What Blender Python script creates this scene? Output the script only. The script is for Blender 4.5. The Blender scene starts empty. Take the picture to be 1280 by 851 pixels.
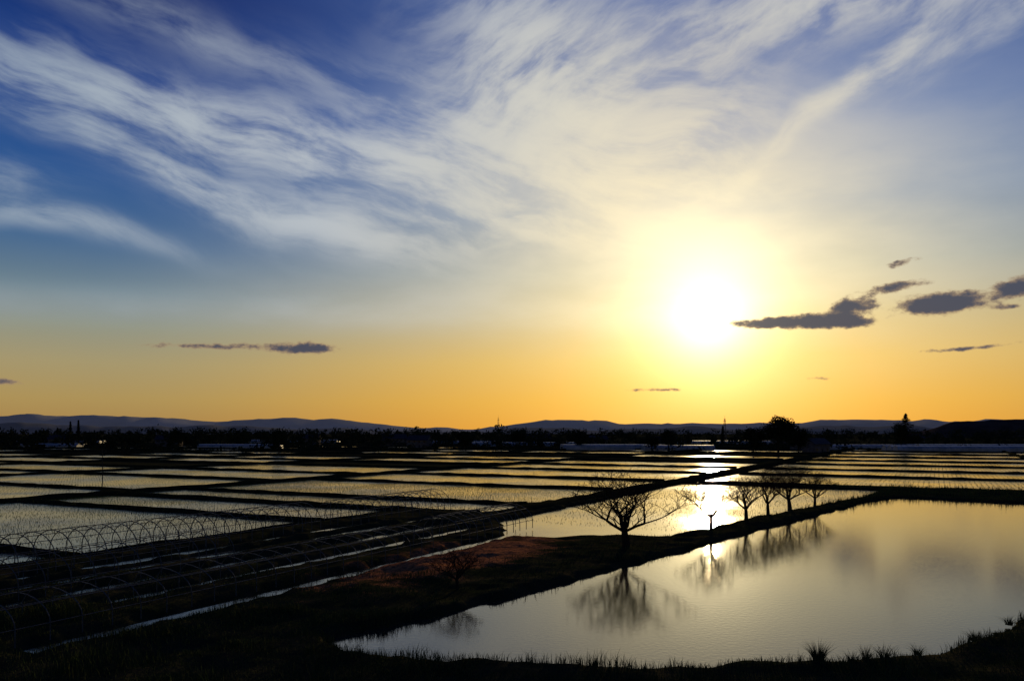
import bpy, math, random
import numpy as np
from mathutils import Vector
random.seed(7); rng=np.random.default_rng(7)
scene=bpy.context.scene
scene.view_settings.view_transform='Standard'
scene.view_settings.look='None'
scene.view_settings.exposure=0
R=math.radians
# ------------------------------------------------------------------ camera
cd=bpy.data.cameras.new("camera"); cam=bpy.data.objects.new("camera",cd)
scene.collection.objects.link(cam); scene.camera=cam
cam.location=(0,0,10); cam.rotation_euler=(R(90),0,0)
cd.lens=28.125; cd.sensor_width=36; cd.shift_y=0.0898
cd.clip_start=0.1; cd.clip_end=60000
# ------------------------------------------------------------------ helpers
def lin(r,g,b):
    f=lambda c:(c/255/12.92) if c/255<=0.04045 else ((c/255+0.055)/1.055)**2.4
    return (f(r),f(g),f(b),1)
class NT:
    def __init__(s,t): s.t=t
    def n(s,typ,**k):
        x=s.t.nodes.new(typ)
        for a,b in k.items(): setattr(x,a,b)
        return x
    def put(s,sock,v):
        if isinstance(v,bpy.types.NodeSocket): s.t.links.new(v,sock)
        elif v is not None: sock.default_value=v
    def m(s,op,a,b=None,c=None,clamp=False):
        x=s.n('ShaderNodeMath',operation=op,use_clamp=clamp)
        s.put(x.inputs[0],a); s.put(x.inputs[1],b); s.put(x.inputs[2],c)
        return x.outputs[0]
    def vm(s,op,a,b=None):
        x=s.n('ShaderNodeVectorMath',operation=op)
        s.put(x.inputs[0],a); s.put(x.inputs[1],b)
        return x.outputs['Value'] if op in('DOT_PRODUCT','LENGTH') else x.outputs[0]
    def noise(s,vec,scale,detail=5,rough=.55,dist=0):
        x=s.n('ShaderNodeTexNoise'); s.put(x.inputs['Vector'],vec)
        x.inputs['Scale'].default_value=scale; x.inputs['Detail'].default_value=detail
        x.inputs['Roughness'].default_value=rough; x.inputs['Distortion'].default_value=dist
        return x
    def mapr(s,v,a,b,c=0.,d=1.,smooth=True):
        x=s.n('ShaderNodeMapRange'); x.interpolation_type='SMOOTHSTEP' if smooth else 'LINEAR'
        s.put(x.inputs[0],v)
        for i,q in zip((1,2,3,4),(a,b,c,d)): x.inputs[i].default_value=q
        return x.outputs[0]
    def mix(s,f,a,b,bt='MIX'):
        x=s.n('ShaderNodeMix',data_type='RGBA',blend_type=bt); x.clamp_result=False
        s.put(x.inputs[0],f); s.put(x.inputs[6],a); s.put(x.inputs[7],b)
        return x.outputs[2]
    def ramp(s,f,stops):
        x=s.n('ShaderNodeValToRGB'); s.put(x.inputs[0],f); e=x.color_ramp.elements
        e[0].position=stops[0][0]; e[0].color=stops[0][1]
        e[1].position=stops[-1][0]; e[1].color=stops[-1][1]
        for p,c in stops[1:-1]:
            k=e.new(p); k.color=c
        return x.outputs[0]
def mat(name,col,rough=.85,col2=None,nscale=1.,bump=0,bscale=5,metal=0,spec=0.,emis=None):
    m=bpy.data.materials.new(name); m.use_nodes=True; t=NT(m.node_tree)
    p=m.node_tree.nodes['Principled BSDF']
    p.inputs['Roughness'].default_value=rough; p.inputs['Metallic'].default_value=metal
    p.inputs['Specular IOR Level'].default_value=spec
    if emis: p.inputs['Emission Color'].default_value=emis+(1,); p.inputs['Emission Strength'].default_value=1
    geo=t.n('ShaderNodeNewGeometry').outputs['Position']
    c=col+(1,); c2=(col2 or tuple(x*.5 for x in col))+(1,)
    nz=t.noise(geo,nscale,4,.6).outputs[0]
    t.put(p.inputs['Base Color'],t.mix(t.mapr(nz,.35,.65),c,c2))
    if bump:
        b=t.n('ShaderNodeBump'); b.inputs['Strength'].default_value=bump
        t.put(b.inputs['Height'],t.noise(geo,bscale,5).outputs[0]); t.put(p.inputs['Normal'],b.outputs[0])
    return m
def mesh_obj(name,V,F,material=None,parent=None,smooth=False):
    me=bpy.data.meshes.new(name)
    V=np.asarray(V,dtype=np.float32).reshape(-1,3)
    if isinstance(F,np.ndarray):
        n,k=F.shape
        me.vertices.add(len(V)); me.vertices.foreach_set('co',V.ravel())
        me.loops.add(n*k); me.loops.foreach_set('vertex_index',F.ravel().astype(np.int32))
        me.polygons.add(n); me.polygons.foreach_set('loop_start',np.arange(0,n*k,k,dtype=np.int32))
        me.update(calc_edges=True); me.validate()
    else:
        me.from_pydata(V.tolist(),[],F); me.update()
    if smooth: me.polygons.foreach_set('use_smooth',[True]*len(me.polygons))
    o=bpy.data.objects.new(name,me); scene.collection.objects.link(o)
    if material: me.materials.append(material)
    if parent: o.parent=parent
    return o
def empty(name,loc=(0,0,0),rot=0):
    o=bpy.data.objects.new(name,None); scene.collection.objects.link(o); o.location=loc; o.rotation_euler=(0,0,rot); return o
def tube(V,F,p0,p1,r0,r1,n=5):
    p0=Vector(p0); p1=Vector(p1); d=(p1-p0)
    if d.length<1e-6: return
    d.normalize(); a=d.orthogonal().normalized(); b=d.cross(a); s=len(V)
    for p,r in((p0,r0),(p1,r1)):
        for i in range(n):
            t=2*math.pi*i/n; V.append(tuple(p+(a*math.cos(t)+b*math.sin(t))*r))
    for i in range(n):
        j=(i+1)%n; F.append((s+i,s+j,s+n+j,s+n+i))
    F.append(tuple(s+n+i for i in range(n))); F.append(tuple(s+n-1-i for i in range(n)))
def box(V,F,x0,x1,y0,y1,z0,z1):
    s=len(V)
    V+= [(x0,y0,z0),(x1,y0,z0),(x1,y1,z0),(x0,y1,z0),(x0,y0,z1),(x1,y0,z1),(x1,y1,z1),(x0,y1,z1)]
    F+= [(s,s+3,s+2,s+1),(s+4,s+5,s+6,s+7),(s,s+1,s+5,s+4),(s+1,s+2,s+6,s+5),(s+2,s+3,s+7,s+6),(s+3,s,s+4,s+7)]
TAB=rng.random((256,256))
def vnoise(x,y):
    xi=np.floor(x).astype(int); yi=np.floor(y).astype(int); fx=x-xi; fy=y-yi
    fx=fx*fx*(3-2*fx); fy=fy*fy*(3-2*fy)
    g=lambda i,j:TAB[(xi+i)%256,(yi+j)%256]
    return (g(0,0)*(1-fx)+g(1,0)*fx)*(1-fy)+(g(0,1)*(1-fx)+g(1,1)*fx)*fy-.5
def fbm(x,y,o=4):
    return sum(vnoise(x*2**i+17*i,y*2**i+31*i)/2**i for i in range(o))
# ------------------------------------------------------------------ sun + sky
def sdir(a,e): return Vector((math.sin(R(a))*math.cos(R(e)),math.cos(R(a))*math.cos(R(e)),math.sin(R(e))))
SAZ,SEL=14.0,6.0
sund=sdir(SAZ,SEL); glowd=sdir(13.8,7.8)
sl=bpy.data.lights.new("sun","SUN"); sl.energy=3.6; sl.angle=R(.5); sl.color=(1,.74,.38)
so=bpy.data.objects.new("sun",sl); scene.collection.objects.link(so)
so.rotation_euler=sund.to_track_quat('Z','Y').to_euler()
w=bpy.data.worlds.new("World"); scene.world=w; w.use_nodes=True
try: w.cycles.sampling_method='NONE'
except Exception as ex_: print(ex_)
t=NT(w.node_tree); bg=w.node_tree.nodes['Background']; wout=[n for n in w.node_tree.nodes if n.type=='OUTPUT_WORLD'][0]
D=t.vm('NORMALIZE',t.n('ShaderNodeTexCoord').outputs['Generated'])
sep=t.n('ShaderNodeSeparateXYZ'); t.put(sep.inputs[0],D)
az=t.m('MULTIPLY',t.m('ARCTAN2',sep.outputs[0],sep.outputs[1]),57.2958)
el=t.m('MULTIPLY',t.m('ARCSINE',sep.outputs[2]),57.2958)
ang=t.m('MULTIPLY',t.m('ARCCOSINE',t.m('MINIMUM',t.vm('DOT_PRODUCT',D,tuple(glowd)),.99999)),57.2958)
e01=t.m('DIVIDE',el,60.)
P=lambda d:d/60.
near=t.ramp(e01,[(0,lin(238,160,40)),(P(2.2),lin(238,174,52)),(P(5),lin(230,184,84)),(P(8),lin(204,182,126)),(P(11),lin(158,164,154)),(P(15),lin(116,142,172)),(P(20),lin(80,118,174)),(P(26),lin(50,92,160)),(1,lin(24,58,130))])
far=t.ramp(e01,[(0,lin(164,126,72)),(P(2.2),lin(172,145,88)),(P(4.5),lin(164,150,110)),(P(6.8),lin(142,146,130)),(P(9),lin(104,126,138)),(P(12),lin(66,102,142)),(P(16),lin(40,84,142)),(P(21),lin(22,64,134)),(P(27),lin(8,38,102)),(1,lin(8,28,78))])
side=t.mapr(t.m('ABSOLUTE',t.m('SUBTRACT',az,SAZ)),4,42)
sky=t.mix(side,near,far)
nis=t.n('ShaderNodeTexSky',sky_type='NISHITA'); nis.sun_disc=False
nis.sun_elevation=R(SEL); nis.sun_rotation=R(SAZ); nis.dust_density=2
sky=t.mix(1.,sky,t.mix(1.,nis.outputs[0],(.0005,.0005,.0005,1),'MULTIPLY'),'ADD')
base=sky
azfade=t.mapr(t.m('ABSOLUTE',az),48,62,1.,0.)
# cirrus
cmb=t.n('ShaderNodeCombineXYZ'); t.put(cmb.inputs[0],az); t.put(cmb.inputs[1],el)
C0=cmb.outputs[0]
wn=t.noise(D,3.2,3,.5)
wv=t.vm('MULTIPLY',t.vm('SUBTRACT',wn.outputs['Color'],(.5,.5,.5)),(12,6.5,0))
C1=t.vm('ADD',C0,wv)
def blobs(coord,lst):
    acc=0.
    for dx,dz,l,wd,rot,st in lst:
        a=math.atan(dx); e=math.degrees(math.atan(dz*math.cos(a))); c_=math.cos(a)
        mp=t.n('ShaderNodeMapping',vector_type='TEXTURE'); t.put(mp.inputs[0],coord)
        mp.inputs['Location'].default_value=(math.degrees(a),e,0)
        mp.inputs['Rotation'].default_value=(0,0,R(rot)); mp.inputs['Scale'].default_value=(l*57.3*c_*c_,wd*57.3*c_,1)
        g=t.m('EXPONENT',t.m('MULTIPLY',t.vm('DOT_PRODUCT',mp.outputs[0],mp.outputs[0]),-1.))
        acc=t.m('MULTIPLY_ADD',g,st,acc)
    return acc
def streak(coord,rot,sx,sy,detail,rough,off=0,dist=0):
    mp=t.n('ShaderNodeMapping',vector_type='TEXTURE'); t.put(mp.inputs[0],coord)
    mp.inputs['Location'].default_value=(off,off*.7,off)
    mp.inputs['Rotation'].default_value=(0,0,R(rot)); mp.inputs['Scale'].default_value=(sx,sy,1)
    return t.noise(mp.outputs[0],1.,detail,rough,dist).outputs[0]
DL=blobs(C1,[(-.56,.43,.22,.036,-8,.95),(-.38,.385,.22,.032,-13,1.1),(-.20,.335,.22,.034,-12,1.1),(-.04,.34,.17,.05,-15,.9),
 (-.30,.275,.20,.017,-15,1.05),(-.44,.325,.14,.017,-24,.9),(-.09,.255,.2,.028,-4,.85),(-.62,.30,.07,.022,0,.7),(-.55,.245,.15,.014,-5,.9),
 (-.42,.51,.2,.018,-12,.45),(.12,.37,.18,.08,-12,.85)])
nL=streak(C1,-14,10,2.8,8,.6)
aL=t.m('MULTIPLY',DL,t.mapr(nL,.36,.66,.10,1.3))
DR=blobs(C1,[(.03,.45,.09,.12,22,1.3),(.18,.45,.22,.045,12,.85),(.44,.45,.14,.016,38,1.05),(.42,.54,.22,.028,5,.75),(.58,.52,.12,.028,30,.65)])
nR=streak(C1,28,8,3.,8,.6,40)
aR=t.m('MULTIPLY',DR,t.mapr(nR,.36,.66,.12,1.3))
cir=t.m('MULTIPLY',t.m('ADD',aL,aR),t.m('MULTIPLY',azfade,t.mapr(el,8.5,12.)))
DV=blobs(C0,[(.20,.26,.28,.12,0,.85),(.48,.28,.28,.14,0,.28),(-.3,.150,.6,.020,1,.45),(.0,.18,.3,.045,0,.4)])
nV=streak(C0,0,14,5.,5,.55,80)
aV=t.m('MULTIPLY',t.m('MULTIPLY',DV,t.mapr(nV,.3,.7,.5,1.15)),azfade)
ccol=t.ramp(t.m('DIVIDE',ang,60.),[(0,(1.1,1.0,.70,1)),(P(10),(.86,.76,.54,1)),(P(18),(.62,.61,.55,1)),(P(28),(.52,.56,.59,1)),(P(45),(.36,.43,.50,1)),(1,(.22,.29,.40,1))])
g1=t.m('EXPONENT',t.m('MULTIPLY',t.m('POWER',t.m('DIVIDE',ang,2.7),1.35),-1.))
g2=t.m('EXPONENT',t.m('MULTIPLY',t.m('POWER',t.m('DIVIDE',ang,8.5),1.6),-1.))
g3=t.m('EXPONENT',t.m('MULTIPLY',ang,-1./11))
def sc(g,c):
    x=t.vm('SCALE',c); t.put(x.node.inputs['Scale'],g); return x
glow=t.vm('ADD',t.vm('ADD',sc(g1,(2.1,1.7,.95)),sc(g2,(.46,.34,.13))),sc(g3,(.24,.18,.06)))
wn2=t.noise(D,26.,3,.6); wv2=t.vm('MULTIPLY',t.vm('SUBTRACT',wn2.outputs['Color'],(.5,.5,.5)),(1.0,.45,0))
C2=t.vm('ADD',C0,wv2)
DD=blobs(C2,[(-.255,.106,.042,.0095,0,1.2),(-.37,.107,.10,.005,1,.95),(.315,.1365,.045,.0065,0,1.25),(.375,.1395,.050,.0090,0,1.35),(.425,.1385,.034,.0070,0,1.25),(.425,.158,.030,.0100,4,1.4),
 (.515,.158,.036,.0115,0,1.4),(.553,.163,.040,.0140,2,1.4),(.632,.181,.032,.0125,5,1.5),(.475,.182,.042,.0078,6,1.15),(.485,.212,.026,.0055,10,.85),(.617,.157,.020,.0045,0,.95),
 (.57,.106,.075,.0036,3,.9),(-.64,.063,.03,.0045,0,1.1),(.18,.053,.05,.003,0,.75),(.385,.067,.025,.0025,0,.6)])
nD=streak(C0,0,1.0,.6,6,.64,11)
nDc=t.m('SUBTRACT',nD,.5)
aD=t.mapr(t.m('MULTIPLY_ADD',nDc,1.7,DD),.40,.92)
aD=t.m('MULTIPLY',t.m('MULTIPLY',aD,t.mapr(DD,.15,.5)),t.mapr(el,12.,13.,1.,0.))
dcol=t.mix(t.mapr(t.m('MULTIPLY_ADD',nDc,2.2,DD),.45,1.25),lin(165,138,108),lin(62,68,88))
def background(use_c,use_v,use_d):
    s=base
    if use_v:
        a=t.m('ADD',cir,aV) if use_c else aV
        al=t.m('SUBTRACT',1.,t.m('EXPONENT',t.m('MULTIPLY',a,-1.05)),clamp=True)
        s=t.mix(al,s,ccol)
    s=t.mix(1.,s,glow,'ADD')
    if use_d: s=t.mix(t.m('MULTIPLY',aD,.94),s,dcol)
    b=t.n('ShaderNodeBackground'); t.put(b.inputs[0],s); b.inputs[1].default_value=1.
    return b.outputs[0]
def mixs(f,a,b):
    x=t.n('ShaderNodeMixShader'); t.put(x.inputs[0],f); t.put(x.inputs[1],a); t.put(x.inputs[2],b); return x.outputs[0]
bgO=background(0,0,0); bgA=background(0,1,1); bgB=background(1,1,1); bgC=background(1,1,0)
inner=mixs(t.m('GREATER_THAN',el,13.),mixs(t.m('LESS_THAN',el,8.5),bgB,bgA),bgC)
outside=t.m('MAXIMUM',t.m('GREATER_THAN',t.m('ABSOLUTE',az),62.),t.m('LESS_THAN',el,-.5))
t.put(wout.inputs[0],mixs(outside,inner,bgO)); w.node_tree.nodes.remove(bg)
# ------------------------------------------------------------------ materials
def ground_mat():
    m=bpy.data.materials.new("ground_soil_grass"); m.use_nodes=True; q=NT(m.node_tree); p=m.node_tree.nodes['Principled BSDF']
    geo=q.n('ShaderNodeNewGeometry').outputs['Position']
    n1=q.noise(geo,.35,6,.65).outputs[0]; n2=q.noise(geo,3.,6,.6).outputs[0]
    grass=q.mix(q.mapr(n1,.35,.65),(.016,.020,.009,1),(.036,.032,.016,1))
    soil=q.mix(q.mapr(n2,.35,.7),(.32,.125,.052,1),(.09,.042,.022,1))
    mp=q.n('ShaderNodeMapping',vector_type='TEXTURE'); q.put(mp.inputs[0],geo)
    mp.inputs['Location'].default_value=(-4.0,63,0); mp.inputs['Rotation'].default_value=(0,0,R(-30)); mp.inputs['Scale'].default_value=(5.5,17,1000)
    g=q.m('POWER',2.718,q.m('MULTIPLY',q.vm('DOT_PRODUCT',mp.outputs[0],mp.outputs[0]),-1.))
    q.put(p.inputs['Base Color'],q.mix(q.mapr(q.m('ADD',g,q.m('MULTIPLY',q.m('SUBTRACT',n1,.5),1.6)),.35,.75),grass,soil))
    p.inputs['Roughness'].default_value=1.; p.inputs['Specular IOR Level'].default_value=0
    b=q.n('ShaderNodeBump'); b.inputs['Strength'].default_value=.6; b.inputs['Distance'].default_value=.2
    q.put(b.inputs['Height'],n2); q.put(p.inputs['Normal'],b.outputs[0]); return m
def water_mat(name,rough,amp,sc_,col):
    m=bpy.data.materials.new(name); m.use_nodes=True; q=NT(m.node_tree); p=m.node_tree.nodes['Principled BSDF']
    p.inputs['IOR'].default_value=1.38; p.inputs['Roughness'].default_value=rough
    p.inputs['Specular IOR Level'].default_value=.5
    geo=q.n('ShaderNodeNewGeometry').outputs['Position']
    n=q.noise(geo,sc_,3,.6).outputs[0]; n2=q.noise(geo,.06,3,.5).outputs[0]
    p.inputs['Base Color'].default_value=col+(1,)
    q.put(p.inputs['Roughness'],q.mapr(n2,.35,.65,rough*.6,rough*1.5))
    b=q.n('ShaderNodeBump'); b.inputs['Strength'].default_value=1.; b.inputs['Distance'].default_value=amp
    q.put(b.inputs['Height'],n); q.put(p.inputs['Normal'],b.outputs[0]); return m
M_ground=ground_mat()
M_pond=water_mat("pond_water",.036,.0050,3.6,(.035,.030,.018))
M_paddy=water_mat("paddy_water",.125,.012,2.5,(.022,.026,.014))
M_grass=mat("grass",(.036,.056,.015),1,(.065,.068,.024),1.5)
M_levee=mat("levee_turf",(.012,.015,.007),1,(.022,.021,.010),.8,.5,4)
M_rice=mat("rice_seedling",(.05,.085,.02),.8,(.035,.06,.014),2)
M_bark=mat("bark",(.022,.016,.011),.9,(.035,.026,.019),6,.4,20)
M_leaf=mat("dark_foliage",(.014,.019,.009),.9,(.024,.028,.013),.4)
M_pipe=mat("galvanised_pipe",(.08,.08,.07),.6,(.055,.055,.05),3,spec=.2)
M_plastic=mat("greenhouse_film",(.26,.26,.26),.5,(.17,.18,.18),.15,spec=.3)
M_wall=mat("house_wall",(.10,.09,.08),.9,(.07,.06,.055),.5)
M_roof=mat("house_roof",(.03,.027,.03),.7,(.02,.02,.022),.8,spec=.1)
M_glass=mat("window_glass",(.02,.025,.03),.1,(.02,.02,.02),1,spec=.5)
M_mtn=mat("mountain_haze_glow",(.25,.25,.26),1,(.20,.20,.21),.0012,emis=(.020,.020,.020))  # airlight haze painted in: raised base colour plus a weak even glow
M_mtn2=mat("foothill_haze_glow",(.13,.135,.14),1,(.10,.105,.11),.003,emis=(.008,.008,.008))  # weak emission stands in for haze in front of the foothills
M_hill=mat("wooded_hill",(.06,.045,.035),1,(.028,.024,.020),.02)
# ------------------------------------------------------------------ field layout
U=np.array([.47,.8827]); W=np.array([.8827,-.47])
def AB(a,b): return np.array([a*U[0]+b*W[0], a*U[1]+b*W[1]])
pond=np.array([(59.1,122),(72,112),(92,98),(110,82),(90,60),(60,51),(40,47),(27.8,43.2),(22.5,39),(19,36.3),(12.5,34.9),(7,34.2),(2.1,34.7),(-4.2,35.2),(-7,36.4),(-8.2,38.5),
  (-4.3,42.8),(0,47.8),(6.7,56.6),(14.7,67),(23,78),(32.1,90),(45.7,107),(52,116)])
paddyR=np.array([AB(79,-43),AB(151,-43),(63,138),(54.5,124),(38,105.5),(28.0,93.5),(18.6,81),(14,76.5),(7.8,76.5),(0.0,76)])
alines=[12,40,69,98,131,160,195,228,265,305,350,400,455,515,580,650]
cells=[]; levs=[]
def add_cells(b0,b1,al,gap=1.8):
    for i in range(len(al)-1):
        a0,a1=al[i]+gap/2,al[i+1]-gap/2
        c=AB((a0+a1)/2,(b0+b1)/2)
        if c[1]>560 or c[1]<20: continue
        dry=(c[1]>250 and random.random()<.22) or (c[1]>400 and random.random()<.3)
        levs.append((al[i],b0,al[i],b1,gap)); 
        if not dry: cells.append((a0,a1,b0,b1))
    levs.append((al[-1],b0,al[-1],b1,gap))
add_cells(-118,-61,[-10,12,40,69,84])
add_cells(-118,-50,[85,98,131,160,195,228,265,305,350,400,455,515,580,650])
levs.append((-10,-119,650,-119,3.2)); levs.append((-10,-60.4,84,-60.4,1.2))
b=-120
while b>-620:
    nb=b-random.uniform(62,84); sh=random.uniform(-9,9)
    add_cells(nb+1.2,b-1.2,[x+sh for x in alines]); levs.append((0,nb,650,nb,random.choice([2,2.5,5]))); b=nb
b=-43
for nb in(30,104,180,260):
    add_cells(b+1,nb-1,[158,195,228,265,305,350,400,455,515,580,650]); levs.append((158,nb,650,nb,2.2)); b=nb
levs.append((85,-46.5,650,-46.5,5.5))
def P4(a0,a1,b0,b1): return np.array([AB(a0,b0),AB(a1,b0),AB(a1,b1),AB(a0,b1)])
ditch=[P4(25,74,-47.8,-46.9),P4(20,80,-52.2,-51.2),P4(22,71,-36.9,-36.2),P4(30,72,-43.2,-42.7),P4(10,70,-55.6,-54.6)]
def sdist(poly,x,y):
    ins=np.zeros(x.shape,bool); d=np.full(x.shape,1e9); n=len(poly)
    for i in range(n):
        x0,y0=poly[i]; x1,y1=poly[(i+1)%n]
        c=((y0>y)!=(y1>y)); xx=(x1-x0)*(y-y0)/((y1-y0) if abs(y1-y0)>1e-9 else 1e-9)+x0
        ins^=(c&(x<xx))
        ex_,ey=x1-x0,y1-y0; tt=np.clip(((x-x0)*ex_+(y-y0)*ey)/(ex_*ex_+ey*ey),0,1)
        d=np.minimum(d,np.hypot(x-x0-tt*ex_,y-y0-tt*ey))
    return np.where(ins,d,-d)
near_w=[pond,paddyR]+ditch
for (a0,a1,b0,b1) in cells:
    c=AB((a0+a1)/2,(b0+b1)/2)
    if c[1]<230 and abs(c[0])<160: near_w.append(P4(a0,a1,b0,b1))
def water_sd(x,y):
    d=np.full(x.shape,-1e9)
    for p in near_w: d=np.maximum(d,sdist(p,x,y))
    return d
X0,X1,Y0,Y1=-75,95,24,150
xs=np.concatenate([[-30000,-9000,-3000,-1200,-600,-350,-220,-150,-110,-90,-80],np.arange(X0,X1,.42),[98,104,115,130,160,220,350,600,1200,3000,9000,30000]])
ys=np.concatenate([[-3000,-600,-200,-60,-20,-8,-2,0,2,3,5,7,9,11,13,15,17,19,22],np.arange(Y0,Y1,.42),[152,156,165,180,220,300,500,900,2000,5000,12000,40000]])
GX,GY=np.meshgrid(xs,ys)
def land_h(x,y):
    o=-water_sd(x,y)+fbm(x*.6,y*.6)*.7
    s=np.clip((o+.05)/1.2,0,1); s=s*s*(3-2*s)
    h=-.18+.5*s+s*(fbm(x*.25+5,y*.25)*.28+fbm(x*1.3,y*1.3,2)*.12)
    fx=np.clip(np.minimum(x-X0,X1-x)/4,0,1)*np.clip((Y1-y)/4,0,1)
    h=-.18+(h+.18)*fx
    bank=np.clip((18-y)/16,0,1); bank=bank*bank*(3-2*bank)
    return h+bank*7.8
Z=land_h(GX,GY)
V=np.stack([GX,GY,Z],-1).reshape(-1,3); nx=len(xs); ny=len(ys)
I=np.arange(nx*ny).reshape(ny,nx)
F=np.stack([I[:-1,:-1],I[:-1,1:],I[1:,1:],I[1:,:-1]],-1).reshape(-1,4)
mesh_obj("ground",V,F,M_ground,smooth=True)
# water sheets
def offs(poly,d):
    n=len(poly); out=[]
    A=sum(poly[i][0]*poly[(i+1)%n][1]-poly[(i+1)%n][0]*poly[i][1] for i in range(n)); sg=1 if A>0 else -1
    for i in range(n):
        p,q,r=poly[i-1],poly[i],poly[(i+1)%n]; e1=(q-p)/np.linalg.norm(q-p); e2=(r-q)/np.linalg.norm(r-q)
        nn=np.array([e1[1]+e2[1],-(e1[0]+e2[0])])*sg; nn/=max(np.linalg.norm(nn),1e-6); out.append(q+nn*d)
    return out
def sheet(name,polys,m,z=0):
    V=[];F=[]
    for p in polys:
        s=len(V); V+=[(q[0],q[1],z) for q in p]; 
        A=sum(p[i][0]*p[(i+1)%len(p)][1]-p[(i+1)%len(p)][0]*p[i][1] for i in range(len(p)))
        f=list(range(s,s+len(p))); F.append(f if A>0 else f[::-1])
    return mesh_obj(name,V,F,m)
sheet("pond_water",[offs(pond,.9)],M_pond)
sheet("rice_paddy_water",[offs(paddyR,.8)]+[P4(a0-.5,a1+.5,b0-.5,b1+.5) for a0,a1,b0,b1 in cells],M_paddy,.002)
sheet("ditch_water",[offs(p,.25) for p in ditch],M_paddy,-.004)
# levees
V=[];F=[]; levpts=[]
for (a0,b0,a1,b1,wd) in levs:
    p=AB(a0,b0);q=AB(a1,b1);L=np.linalg.norm(q-p); n=max(2,int(L/3)); d=(q-p)/L; nr=np.array([-d[1],d[0]])
    s=len(V); ph=random.random()*100
    for i in range(n+1):
        c=p+d*L*i/n+nr*random.uniform(-.12,.12); hh=.34+.2*random.random()+(.15 if wd>3 else 0)+.012*max(0,(c[1]-150))/10
        hh=min(hh,.85); ww=wd*random.uniform(.8,1.15)
        for k,z in((-.5,-.17),(-.3,hh*.8),(0,hh),(.3,hh*.8),(.5,-.17)):
            e=c+nr*ww*k; V.append((e[0],e[1],z+ (random.uniform(-.06,.06) if z>0 else 0)))
        levpts.append((c[0],c[1],hh,ww))
    for i in range(n):
        for k in range(4):
            F.append((s+i*5+k,s+(i+1)*5+k,s+(i+1)*5+k+1,s+i*5+k+1))
mesh_obj("paddy_levee",V,F,M_levee,smooth=True)
# ------------------------------------------------------------------ blades
def blades(name,P,h,wd,lean,m):
    n=len(P); th=rng.random(n)*2*math.pi; lt=rng.random(n)*2*math.pi
    dx=np.stack([np.cos(th),np.sin(th),np.zeros(n)],-1)*wd[:,None]/2
    ld=np.stack([np.cos(lt),np.sin(lt),np.zeros(n)],-1)*(lean*h*rng.random(n))[:,None]
    up=np.array([0,0,1.])
    mid=P+ld*.35+up*h[:,None]*.6; tip=P+ld+up*h[:,None]
    V=np.stack([P-dx,P+dx,mid+dx*.7,mid-dx*.7,tip],1).reshape(-1,3)
    b=np.arange(n)*5
    F=np.concatenate([np.stack([b,b+1,b+2],-1),np.stack([b,b+2,b+3],-1),np.stack([b+3,b+2,b+4],-1)])
    return mesh_obj(name,V,F,m)
pts=[];hs=[];ws=[]
def scatter(x0,x1,y0,y1,n,h0,h1,wd,cond=None,clump=.5):
    x=rng.uniform(x0,x1,n); y=rng.uniform(y0,y1,n)
    z=land_h(x,y); k=(z>.02)
    if cond is not None: k&=cond(x,y)
    dn=fbm(x*.35,y*.35)*clump+.5; k&=rng.random(n)<np.clip(dn+.3,0.1,1)
    x,y,z=x[k],y[k],z[k]
    h=rng.uniform(h0,h1,len(x))*np.clip(.7+fbm(x*.5+9,y*.5)*1.3,.3,2.2)
    pts.append(np.stack([x,y,z-.03],-1)); hs.append(h); ws.append(np.full(len(x),wd))
scatter(-32,36,30,44,90000,.15,.6,.026)
scatter(-32,-4,38,56,22000,.15,.40,.03)
scatter(-10,70,40,150,60000,.15,.55,.045,lambda x,y:(sdist(pond,x,y)>-9)&(sdist(pond,x,y)<0))
scatter(30,95,108,150,26000,.2,.9,.07)
lp=np.array([l for l in levpts if l[1]<260]); k=rng.integers(0,len(lp),45000); lp=lp[k]
jx=rng.normal(0,.35,len(lp))*lp[:,3]*.5; jl=rng.uniform(-1.6,1.6,len(lp))
pts.append(np.stack([lp[:,0]+jx+jl*.7,lp[:,1]+jl,lp[:,2]*.6],-1)); hs.append(rng.uniform(.1,.35,len(lp))); ws.append(np.full(len(lp),.07))
blades("grass",np.concatenate(pts),np.concatenate(hs),np.concatenate(ws),.7,M_grass)
def tuft(x,y,n,h,r):
    a=rng.random(n)*6.28; rr=r*np.sqrt(rng.random(n))*.35
    px=x+rr*np.cos(a); py=y+rr*np.sin(a); z=np.full(n,.1); V=[];F=[]
    for i in range(n):
        hh=h*random.uniform(.6,1.05); o=r*random.uniform(.1,1.2); ca,sa=math.cos(a[i]),math.sin(a[i]); tw=random.random()*6.28
        wx,wy=math.cos(tw)*.018,math.sin(tw)*.018; s=len(V)
        for k in range(5):
            f=k/4; q=o*f**2; zz=z[i]+hh*(f-.25*f*f*random.uniform(.6,1)); ww=1-f*.95
            V+=[(px[i]+ca*q-wx*ww,py[i]+sa*q-wy*ww,zz),(px[i]+ca*q+wx*ww,py[i]+sa*q+wy*ww,zz)]
        for k in range(4): F.append((s+2*k,s+2*k+1,s+2*k+3,s+2*k+2))
    mesh_obj("grass_tuft",V,F,M_grass)
tuft(13.1,34.2,170,1.25,.6)
for x,y,h in((14.6,34.3,.7),(15.3,34.6,.9),(16.2,34.8,.85),(18,35.5,.6),(10.6,33.9,.5),(22,38.1,.6),(25.6,41.2,.6),(-6.5,34.8,.5),(3.5,33.9,.4)): tuft(x,y,60,h,.5)
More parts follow.
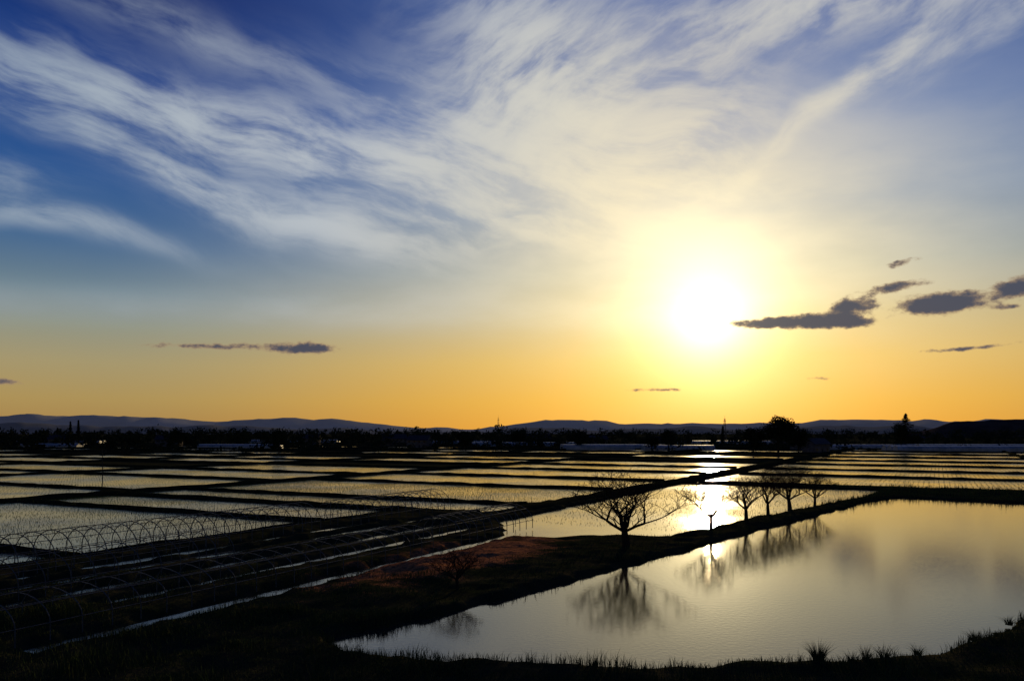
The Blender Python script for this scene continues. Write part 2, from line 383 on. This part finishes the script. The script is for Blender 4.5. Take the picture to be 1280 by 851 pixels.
# ------------------------------------------------------------------ rice seedlings
R_=[];
for (a0,a1,b0,b1) in cells+[(79,150,-42,20)]:
    c=AB((a0+a1)/2,(b0+b1)/2); d=math.hypot(*c)
    if d>300 or abs(c[0])>c[1]*.95+20: continue
    sr,sp=(.50,.27) if d<150 else (.9,.6)
    aa=np.arange(a0+.8,a1-.8,sp); bb=np.arange(b0+.8,b1-.8,sr)
    A_,B_=np.meshgrid(aa,bb); A_=A_.ravel()+rng.normal(0,.06,A_.size); B_=B_.ravel()+rng.normal(0,.06,B_.size)
    x=A_*U[0]+B_*W[0]; y=A_*U[1]+B_*W[1]
    k=(np.abs(x)<y*.68+3)&(rng.random(len(x))<np.clip(.78+fbm(x*.12,y*.12)*1.0,.12,1))
    if (a0,a1)==(79,150):
        k&=(sdist(paddyR,x,y)>.6)&(rng.random(len(x))<.4)
    R_.append(np.stack([x[k],y[k],np.full(k.sum(),-.01)],-1))
R_=np.concatenate(R_); R_=np.concatenate([R_,R_+np.array([.03,.02,0])])
print("rice",len(R_))
blades("rice_seedlings",R_,rng.uniform(.08,.19,len(R_)),np.full(len(R_),.030),.6,M_rice)
# ------------------------------------------------------------------ bare trees
def bare_tree(name,x,y,h,wd,seed,z0=.2,rot=0,mr=.0105):
    rn=random.Random(seed); V=[];F=[]
    def grow(p,d,L,r,dep):
        n=3 if dep<5 else 2; q=p.copy()
        for i in range(n):
            d=(d+Vector((rn.uniform(-1,1),rn.uniform(-1,1),rn.uniform(-.5,.8)))*(.22 if dep else .08)).normalized()
            nq=q+d*L/n; r1=max(mr,r*(1-.28*(i+1)/n)); r0=max(mr,r*(1-.28*i/n))
            tube(V,F,q,nq,r0,r1,6 if dep<2 else(4 if dep<4 else 3)); q=nq
            if dep>=1 and dep<6 and i<n-1 and rn.random()<.6:
                sd=(d+Vector((rn.uniform(-1,1),rn.uniform(-1,1),rn.uniform(-.2,.8)))).normalized()
                grow(q,sd,L*.55,r0*.45,dep+2)
        if dep>=6: return
        k=5 if dep==0 else (2 if rn.random()<.55 else 3); ph=rn.random()*6.28
        for j in range(k):
            a=ph+6.28*j/k+rn.uniform(-.3,.3)
            sp=.95 if dep==0 else .66
            if dep==0 and j==k-1: sp=.25
            o=Vector((math.cos(a),math.sin(a),0)); 
            nd=(d*(.72)+o*sp+Vector((0,0,.12))).normalized()
            grow(q,nd,L*rn.uniform(.68,.88)*(1.15 if dep==0 else 1),r*.72*(.70 if dep==0 else .78),dep+1)
    grow(Vector((0,0,-.15)),Vector((rn.uniform(-.1,.1),0,1)),1.3,.20,0)
    A=np.array(V); sz=h/np.percentile(A[:,2],99.5); sx=wd/(np.percentile(A[:,0],99)-np.percentile(A[:,0],1))
    A[:,2]*=sz; A[:,0]*=sx; A[:,1]*=sx
    o=mesh_obj(name,A,F,M_bark); o.location=(x,y,z0); o.rotation_euler=(0,0,rot); return o
bare_tree("bare_fruit_tree",9.65,67.5,6.4,8.6,13,rot=.25)
bare_tree("bare_fruit_tree",19.9,80,5.4,5.0,12,rot=2.4,mr=.014)
bare_tree("bare_fruit_tree",25.9,88.5,5.0,5.2,8)
bare_tree("bare_fruit_tree",30.4,95,5.6,5.0,12)
bare_tree("bare_fruit_tree",34.9,100.5,6.0,6.6,13)
bare_tree("bare_fruit_tree",40.3,106.5,4.8,5.2,17)
bare_tree("bare_sapling",-3.4,50,2.5,3.3,21)
# ------------------------------------------------------------------ hoop house frames
def hoop_frame(a0,a1,b,wd,h,sp=1.3,legs=.8,r=.036):
    o=empty("hoop_house_frame",(*AB(a0,b),.15)); V=[];F=[];L=a1-a0
    ang_=math.atan2(U[1],U[0]); o.rotation_euler=(0,0,ang_)
    n=int(L/sp); prof=[]
    prof.append((-wd/2,0))
    for i in range(13):
        tt=math.pi*(1-i/12); prof.append((wd/2*math.cos(tt),legs+(h-legs)*math.sin(tt)))
    prof.append((wd/2,0))
    for k in range(n+1):
        x=k*L/n+random.uniform(-.02,.02); dy=random.uniform(-.02,.02);sk=random.uniform(-.02,.02)
        for i in range(len(prof)-1):
            f0=prof[i];f1=prof[i+1]
            tube(V,F,(x+sk*f0[1],f0[0]+dy,f0[1]),(x+sk*f1[1],f1[0]+dy,f1[1]),r,r,4)
    mesh_obj("hoops",V,F,M_pipe,o); V=[];F=[]
    for i in(1,4,7,10,13):
        for k in range(n): tube(V,F,(k*L/n,prof[i][0],prof[i][1]+r),((k+1)*L/n,prof[i][0],prof[i][1]+r+random.uniform(-.01,.01)),r*.8,r*.8,3)
    for x in(0,L):
        tube(V,F,(x,-.5,0),(x,-.5,h*.96),r,r,3); tube(V,F,(x,.5,0),(x,.5,h*.96),r,r,3)
    mesh_obj("purlins",V,F,M_pipe,o)
    return o
hoop_frame(14,63,-58.2,5.0,2.6)
hoop_frame(66,85,-56.5,5.0,2.7)
hoop_frame(60,74,-39.5,5.0,2.4)
hoop_frame(18,44,-50,5.0,2.3,1.6,r=.03)
hoop_frame(20,56,-39.8,5.0,2.0,1.6,r=.03)
# ------------------------------------------------------------------ leafy trees
def crown_pts(V,F,cx,cy,cz,rx,rz,n,s,rn,cl=9):
    C=[]
    for i in range(cl):
        a=rn.random()*6.28; e=rn.uniform(-.8,1.2); q=rn.uniform(.3,.7)
        C.append((cx+rx*q*math.cos(a)*math.cos(e),cy+rx*q*math.sin(a)*math.cos(e),cz+rz*q*math.sin(e),rn.uniform(.35,.6)))
    for i in range(n):
        c=C[rn.randrange(cl)]; v=Vector((rn.gauss(0,1),rn.gauss(0,1),rn.gauss(0,1))).normalized()*rn.random()**.4
        p=Vector((c[0]+v.x*rx*c[3],c[1]+v.y*rx*c[3],c[2]+v.z*rz*c[3]))
        u=Vector((rn.gauss(0,1),rn.gauss(0,1),rn.gauss(0,1))).normalized(); w_=u.orthogonal().normalized()
        k=s*rn.uniform(.6,1.3); b=len(V)
        V.extend([tuple(p-u*k),tuple(p+w_*k*.6),tuple(p+u*k),tuple(p-w_*k*.6)]); F.append((b,b+1,b+2,b+3))
def leafy(name,x,y,h,wd,seed,n=2600,s=.42):
    rn=random.Random(seed); o=empty(name,(x,y,-.1)); V=[];F=[]
    tube(V,F,(0,0,0),(0,0,h*.45),h*.03,h*.02,7)
    for i in range(6):
        a=i*1.05+rn.random(); tube(V,F,(0,0,h*(.25+.03*i)),(math.cos(a)*wd*.32,math.sin(a)*wd*.32,h*rn.uniform(.55,.8)),h*.013,h*.004,5)
    mesh_obj("trunk",V,F,M_bark,o); V=[];F=[]
    crown_pts(V,F,0,0,h*.55,wd/2,h*.45,n,s,rn,14); mesh_obj("crown",V,F,M_leaf,o)
def conifer(name,x,y,h,wd,seed):
    rn=random.Random(seed); o=empty(name,(x,y,-.1)); V=[];F=[]
    tube(V,F,(0,0,0),(0,0,h*.97),h*.022,.03,7); mesh_obj("trunk",V,F,M_bark,o); V=[];F=[]
    for i in range(1500):
        f=rn.random()**.8; z=h*(.12+.88*f); r=wd/2*(1-f)**.8*rn.uniform(.3,1)*(.8+.25*math.sin(f*40)); a=rn.random()*6.28
        p=Vector((r*math.cos(a),r*math.sin(a),z-.15*r)); d=Vector((math.cos(a),math.sin(a),-.35)); s_=Vector((-math.sin(a),math.cos(a),0)); k=rn.uniform(.3,.6)*(1+h/30); b=len(V)
        V.extend([tuple(p-d*k),tuple(p+s_*k*.4),tuple(p+d*k),tuple(p-s_*k*.4)]); F.append((b,b+1,b+2,b+3))
    mesh_obj("crown",V,F,M_leaf,o)
leafy("broadleaf_tree",120.5,362,18.5,19,1,5500,.5); leafy("broadleaf_tree",111,368,13,11,2); leafy("broadleaf_tree",131,366,13,11,4)
leafy("broadleaf_tree",-118,405,12,8,6); leafy("broadleaf_tree",84,430,13,10,7); leafy("broadleaf_tree",76,436,9,9,8)
leafy("broadleaf_tree",40,470,11,10,22); leafy("broadleaf_tree",-30,500,12,12,23); leafy("broadleaf_tree",-200,480,12,11,24); leafy("broadleaf_tree",5,560,14,14,25)
conifer("conifer_tree",247,502,22,22,3); conifer("conifer_tree",158,600,15,6,5); leafy("broadleaf_tree",262,520,9,11,16); leafy("broadleaf_tree",243,500,17,13,18)
for i,(px,hh) in enumerate([(88,19),(98,20),(60,13),(72,14),(45,12),(118,12)]):
    Y=640+i*4; conifer("conifer_tree",(px-640)/1000*Y,Y,hh,6,30+i)
V=[];F=[]; rn=random.Random(5)
for i in range(1300):
    Y=rn.choice([rn.uniform(500,700),rn.uniform(700,1100),rn.uniform(1100,2200)])
    X=rn.uniform(-.85,.85)*Y
    if fbm(np.array([X*.006]),np.array([Y*.01]))[0]<-.15: continue
    h=rn.uniform(4,12.5)*(1+Y/2200); wd=h*rn.uniform(.7,1.8)
    crown_pts(V,F,X,Y,h*.5,wd/2,h*.52,70,.75*(1+Y/1500),rn,6)
for i in range(620):
    Y=rn.uniform(400,1500); X=rn.uniform(-.85,.85)*Y; h=rn.uniform(1.5,4.5); wd=rn.uniform(8,30)
    for k in range(4): crown_pts(V,F,X+rn.uniform(-1,1)*wd,Y,h*.5,wd*.3,h*.6,14,.9,rn,4)
mesh_obj("distant_tree_belt",V,F,M_leaf)
# ------------------------------------------------------------------ houses
def house(x,y,w_,d_,h,rot,kind="farmhouse"):
    o=empty(kind,(x,y,-.15),rot); V=[];F=[]; box(V,F,-w_/2,w_/2,-d_/2,d_/2,0,h)
    s=len(V); rh=d_*.32
    V+=[(-w_/2,-d_/2,h),(-w_/2,d_/2,h),(-w_/2,0,h+rh),(w_/2,-d_/2,h),(w_/2,d_/2,h),(w_/2,0,h+rh)]; F+=[(s,s+2,s+1),(s+3,s+4,s+5)]
    mesh_obj("walls",V,F,M_wall,o); V=[];F=[]
    for sg in(-1,1):
        e=.6; b=len(V); zz=h-e*rh/(d_/2)
        V+=[(-w_/2-e,sg*(d_/2+e),zz+.03),(w_/2+e,sg*(d_/2+e),zz+.03),(w_/2+e,0,h+rh+.03),(-w_/2-e,0,h+rh+.03)]
        V+=[(v[0],v[1],v[2]+.2) for v in V[b:b+4]]
        F+=[(b,b+1,b+2,b+3),(b+4,b+5,b+6,b+7),(b,b+1,b+5,b+4),(b+1,b+2,b+6,b+5),(b+3,b,b+4,b+7)]
    mesh_obj("roof",V,F,M_roof,o); V=[];F=[]
    nwin=max(2,int(w_/3))
    for fl in range(int(h//2.6)):
        for i in range(nwin):
            cx=-w_/2+(i+.5)*w_/nwin
            if fl==0 and i==nwin//2: continue
            for sg in(-1,1): box(V,F,cx-.7,cx+.7,min(sg*d_/2,sg*(d_/2+.03)),max(sg*d_/2,sg*(d_/2+.03)),1+fl*2.7,2.2+fl*2.7)
    if V: mesh_obj("windows",V,F,M_glass,o)
    V=[];F=[]; cx=-w_/2+(nwin//2+.5)*w_/nwin; box(V,F,cx-.5,cx+.5,-d_/2-.05,-d_/2,0,2.1); mesh_obj("door",V,F,M_roof,o)
for x,y,w_,d_,h,r in [(152,400,11,8,4.6,.5),(170,470,10,8,3,.2),(-60,520,14,9,5.4,-.3),(-240,560,16,9,5.4,.1),(-90,610,18,10,5.6,.4),(60,560,12,8,5.4,.2),(110,590,22,10,4,0),(-340,600,14,9,5.4,.5),(210,620,15,9,5.6,-.2),(20,680,24,12,5,.1),(-160,640,12,9,5.4,0),(320,640,16,10,5.5,.3)]: house(x,y,w_,d_,h,r)
def greenhouse(x,y,L,wd,h,rot,n=1):
    o=empty("greenhouse",(x,y,-.15),rot); V=[];F=[]
    VR=[];FR=[]
    for j in range(n):
        yo=j*(wd+.5); s=len(V); pr=[(-wd/2,0)]+[(wd/2*math.cos(math.pi*(1-i/10)),1.2+(h-1.2)*math.sin(math.pi*i/10)) for i in range(11)]+[(wd/2,0)]
        m_=len(pr)
        for xx in(-L/2,L/2):
            for p in pr: V.append((xx,yo+p[0],p[1]))
        for i in range(m_-1): F.append((s+i,s+i+1,s+m_+i+1,s+m_+i))
        F.append(tuple(range(s,s+m_))); F.append(tuple(range(s+2*m_-1,s+m_-1,-1)))
        for k in range(int(L/3)+1):
            for i in range(m_-1): tube(VR,FR,(-L/2+k*3,yo+pr[i][0],pr[i][1]+.02),(-L/2+k*3,yo+pr[i+1][0],pr[i+1][1]+.02),.05,.05,3)
    mesh_obj("film_cover",V,F,M_plastic,o); mesh_obj("ribs",VR,FR,M_pipe,o)
for a in [(60,470,60,6,3.2,.06,3),(95,455,40,6,3,.06,2),(-170,500,50,6,3,.1,2),(-300,520,40,6,3,-.1,2),(255,415,110,6.5,3.2,-.05,3),(300,470,120,6.5,3.2,-.05,3),(215,480,60,6,3,0,2),(10,600,80,6,3,.1,2),(-60,700,100,6,3,0,2),(-420,720,100,6,3,0,2),(180,700,120,6,3,0,3),(-220,800,90,6,3,0,3)]: greenhouse(*a)
# ------------------------------------------------------------------ masts and poles
def mast(x,y,h,wd):
    o=empty("lattice_mast",(x,y,-.15)); V=[];F=[]; n=10
    c=[(-1,-1),(1,-1),(1,1),(-1,1)]
    for k in range(n):
        z0,z1=h*k/n,h*(k+1)/n; w0,w1=wd/2*(1-.75*k/n),wd/2*(1-.75*(k+1)/n)
        for i in range(4):
            j=(i+1)%4; a,b=c[i],c[j]
            tube(V,F,(a[0]*w0,a[1]*w0,z0),(a[0]*w1,a[1]*w1,z1),.12,.12,4); tube(V,F,(a[0]*w0,a[1]*w0,z0),(b[0]*w1,b[1]*w1,z1),.07,.07,3)
            tube(V,F,(a[0]*w1,a[1]*w1,z1),(b[0]*w1,b[1]*w1,z1),.07,.07,3)
    tube(V,F,(0,0,h),(0,0,h*1.12),.1,.05,4)
    mesh_obj("frame",V,F,M_pipe,o); V=[];F=[]
    box(V,F,-.9,.9,-.9,.9,h*.9,h*.9+.3); box(V,F,-.8,.8,-.8,.8,h*.78,h*.78+.25); mesh_obj("antenna_platform",V,F,M_pipe,o)
mast(-13,760,24,3); mast(180,677,22,3)
M_pole=mat("concrete_pole",(.04,.04,.036),.9)
def pole(x,y,h=9,r=.14):
    o=empty("utility_pole",(x,y,-.1)); V=[];F=[]; tube(V,F,(0,0,0),(0,0,h),r,r*.7,7)
    mesh_obj("post",V,F,M_pole,o); V=[];F=[]
    box(V,F,-.8,.8,-.05,.05,h-.5,h-.38); box(V,F,-.6,.6,-.05,.05,h-1.3,h-1.2); 
    for q in(-.7,0,.7): tube(V,F,(q,0,h-.38),(q,0,h-.15),.05,.05,5)
    mesh_obj("crossarms",V,F,M_pole,o)
pole(-86,168,6.5,.10)
for i in range(14): pole(-420+i*62,560+12*math.sin(i*1.7)+i*6,9.5)
# ------------------------------------------------------------------ mountains
def range_(name,dist,depth,table,m,amp,seed,t0,t1,n=420):
    tx=np.linspace(t0,t1,n); rows=10; top=np.interp(tx,[q[0] for q in table],[q[1] for q in table])
    V=[];
    nz=fbm(tx*18+seed,tx*0+seed*1.3,5)*amp
    for j in range(rows):
        f=j/(rows-1); Y=dist+depth*(f-.5); pr=math.sin(math.pi*f)**.8 if 0<f<1 else 0
        n2=fbm(tx*25+seed,np.full(n,f*4+seed),4)
        zt=np.maximum(10+(top+nz)*dist,0)
        z=zt*pr*(1+(n2*.35 if abs(f-.5)>.1 else 0))-1
        V.append(np.stack([tx*dist*(1+(f-.5)*depth/dist),np.full(n,Y),z],-1))
    V=np.array(V).reshape(-1,3); I=np.arange(n*rows).reshape(rows,n)
    F=np.stack([I[:-1,:-1],I[:-1,1:],I[1:,1:],I[1:,:-1]],-1).reshape(-1,4)
    mesh_obj(name,V,F,m,smooth=True)
tb=[(-1.6,.018),(-.64,.022),(-.52,.023),(-.44,.021),(-.38,.0165),(-.28,.018),(-.2,.013),(-.04,.008),(.0,.010),(.06,.014),(.13,.012),(.2,.013),(.35,.015),(.48,.018),(.56,.016),(.64,.018),(1.6,.02)]
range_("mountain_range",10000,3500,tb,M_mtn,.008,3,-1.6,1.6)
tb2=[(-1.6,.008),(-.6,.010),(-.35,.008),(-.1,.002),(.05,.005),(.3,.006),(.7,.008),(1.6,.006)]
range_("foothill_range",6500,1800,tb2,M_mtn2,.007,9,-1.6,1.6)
range_("wooded_hill",1700,260,[(.47,-.007),(.52,.004),(.55,.013),(.60,.016),(.66,.019),(.8,.014),(1.1,-.007)],M_hill,.003,14,.46,1.15,160)
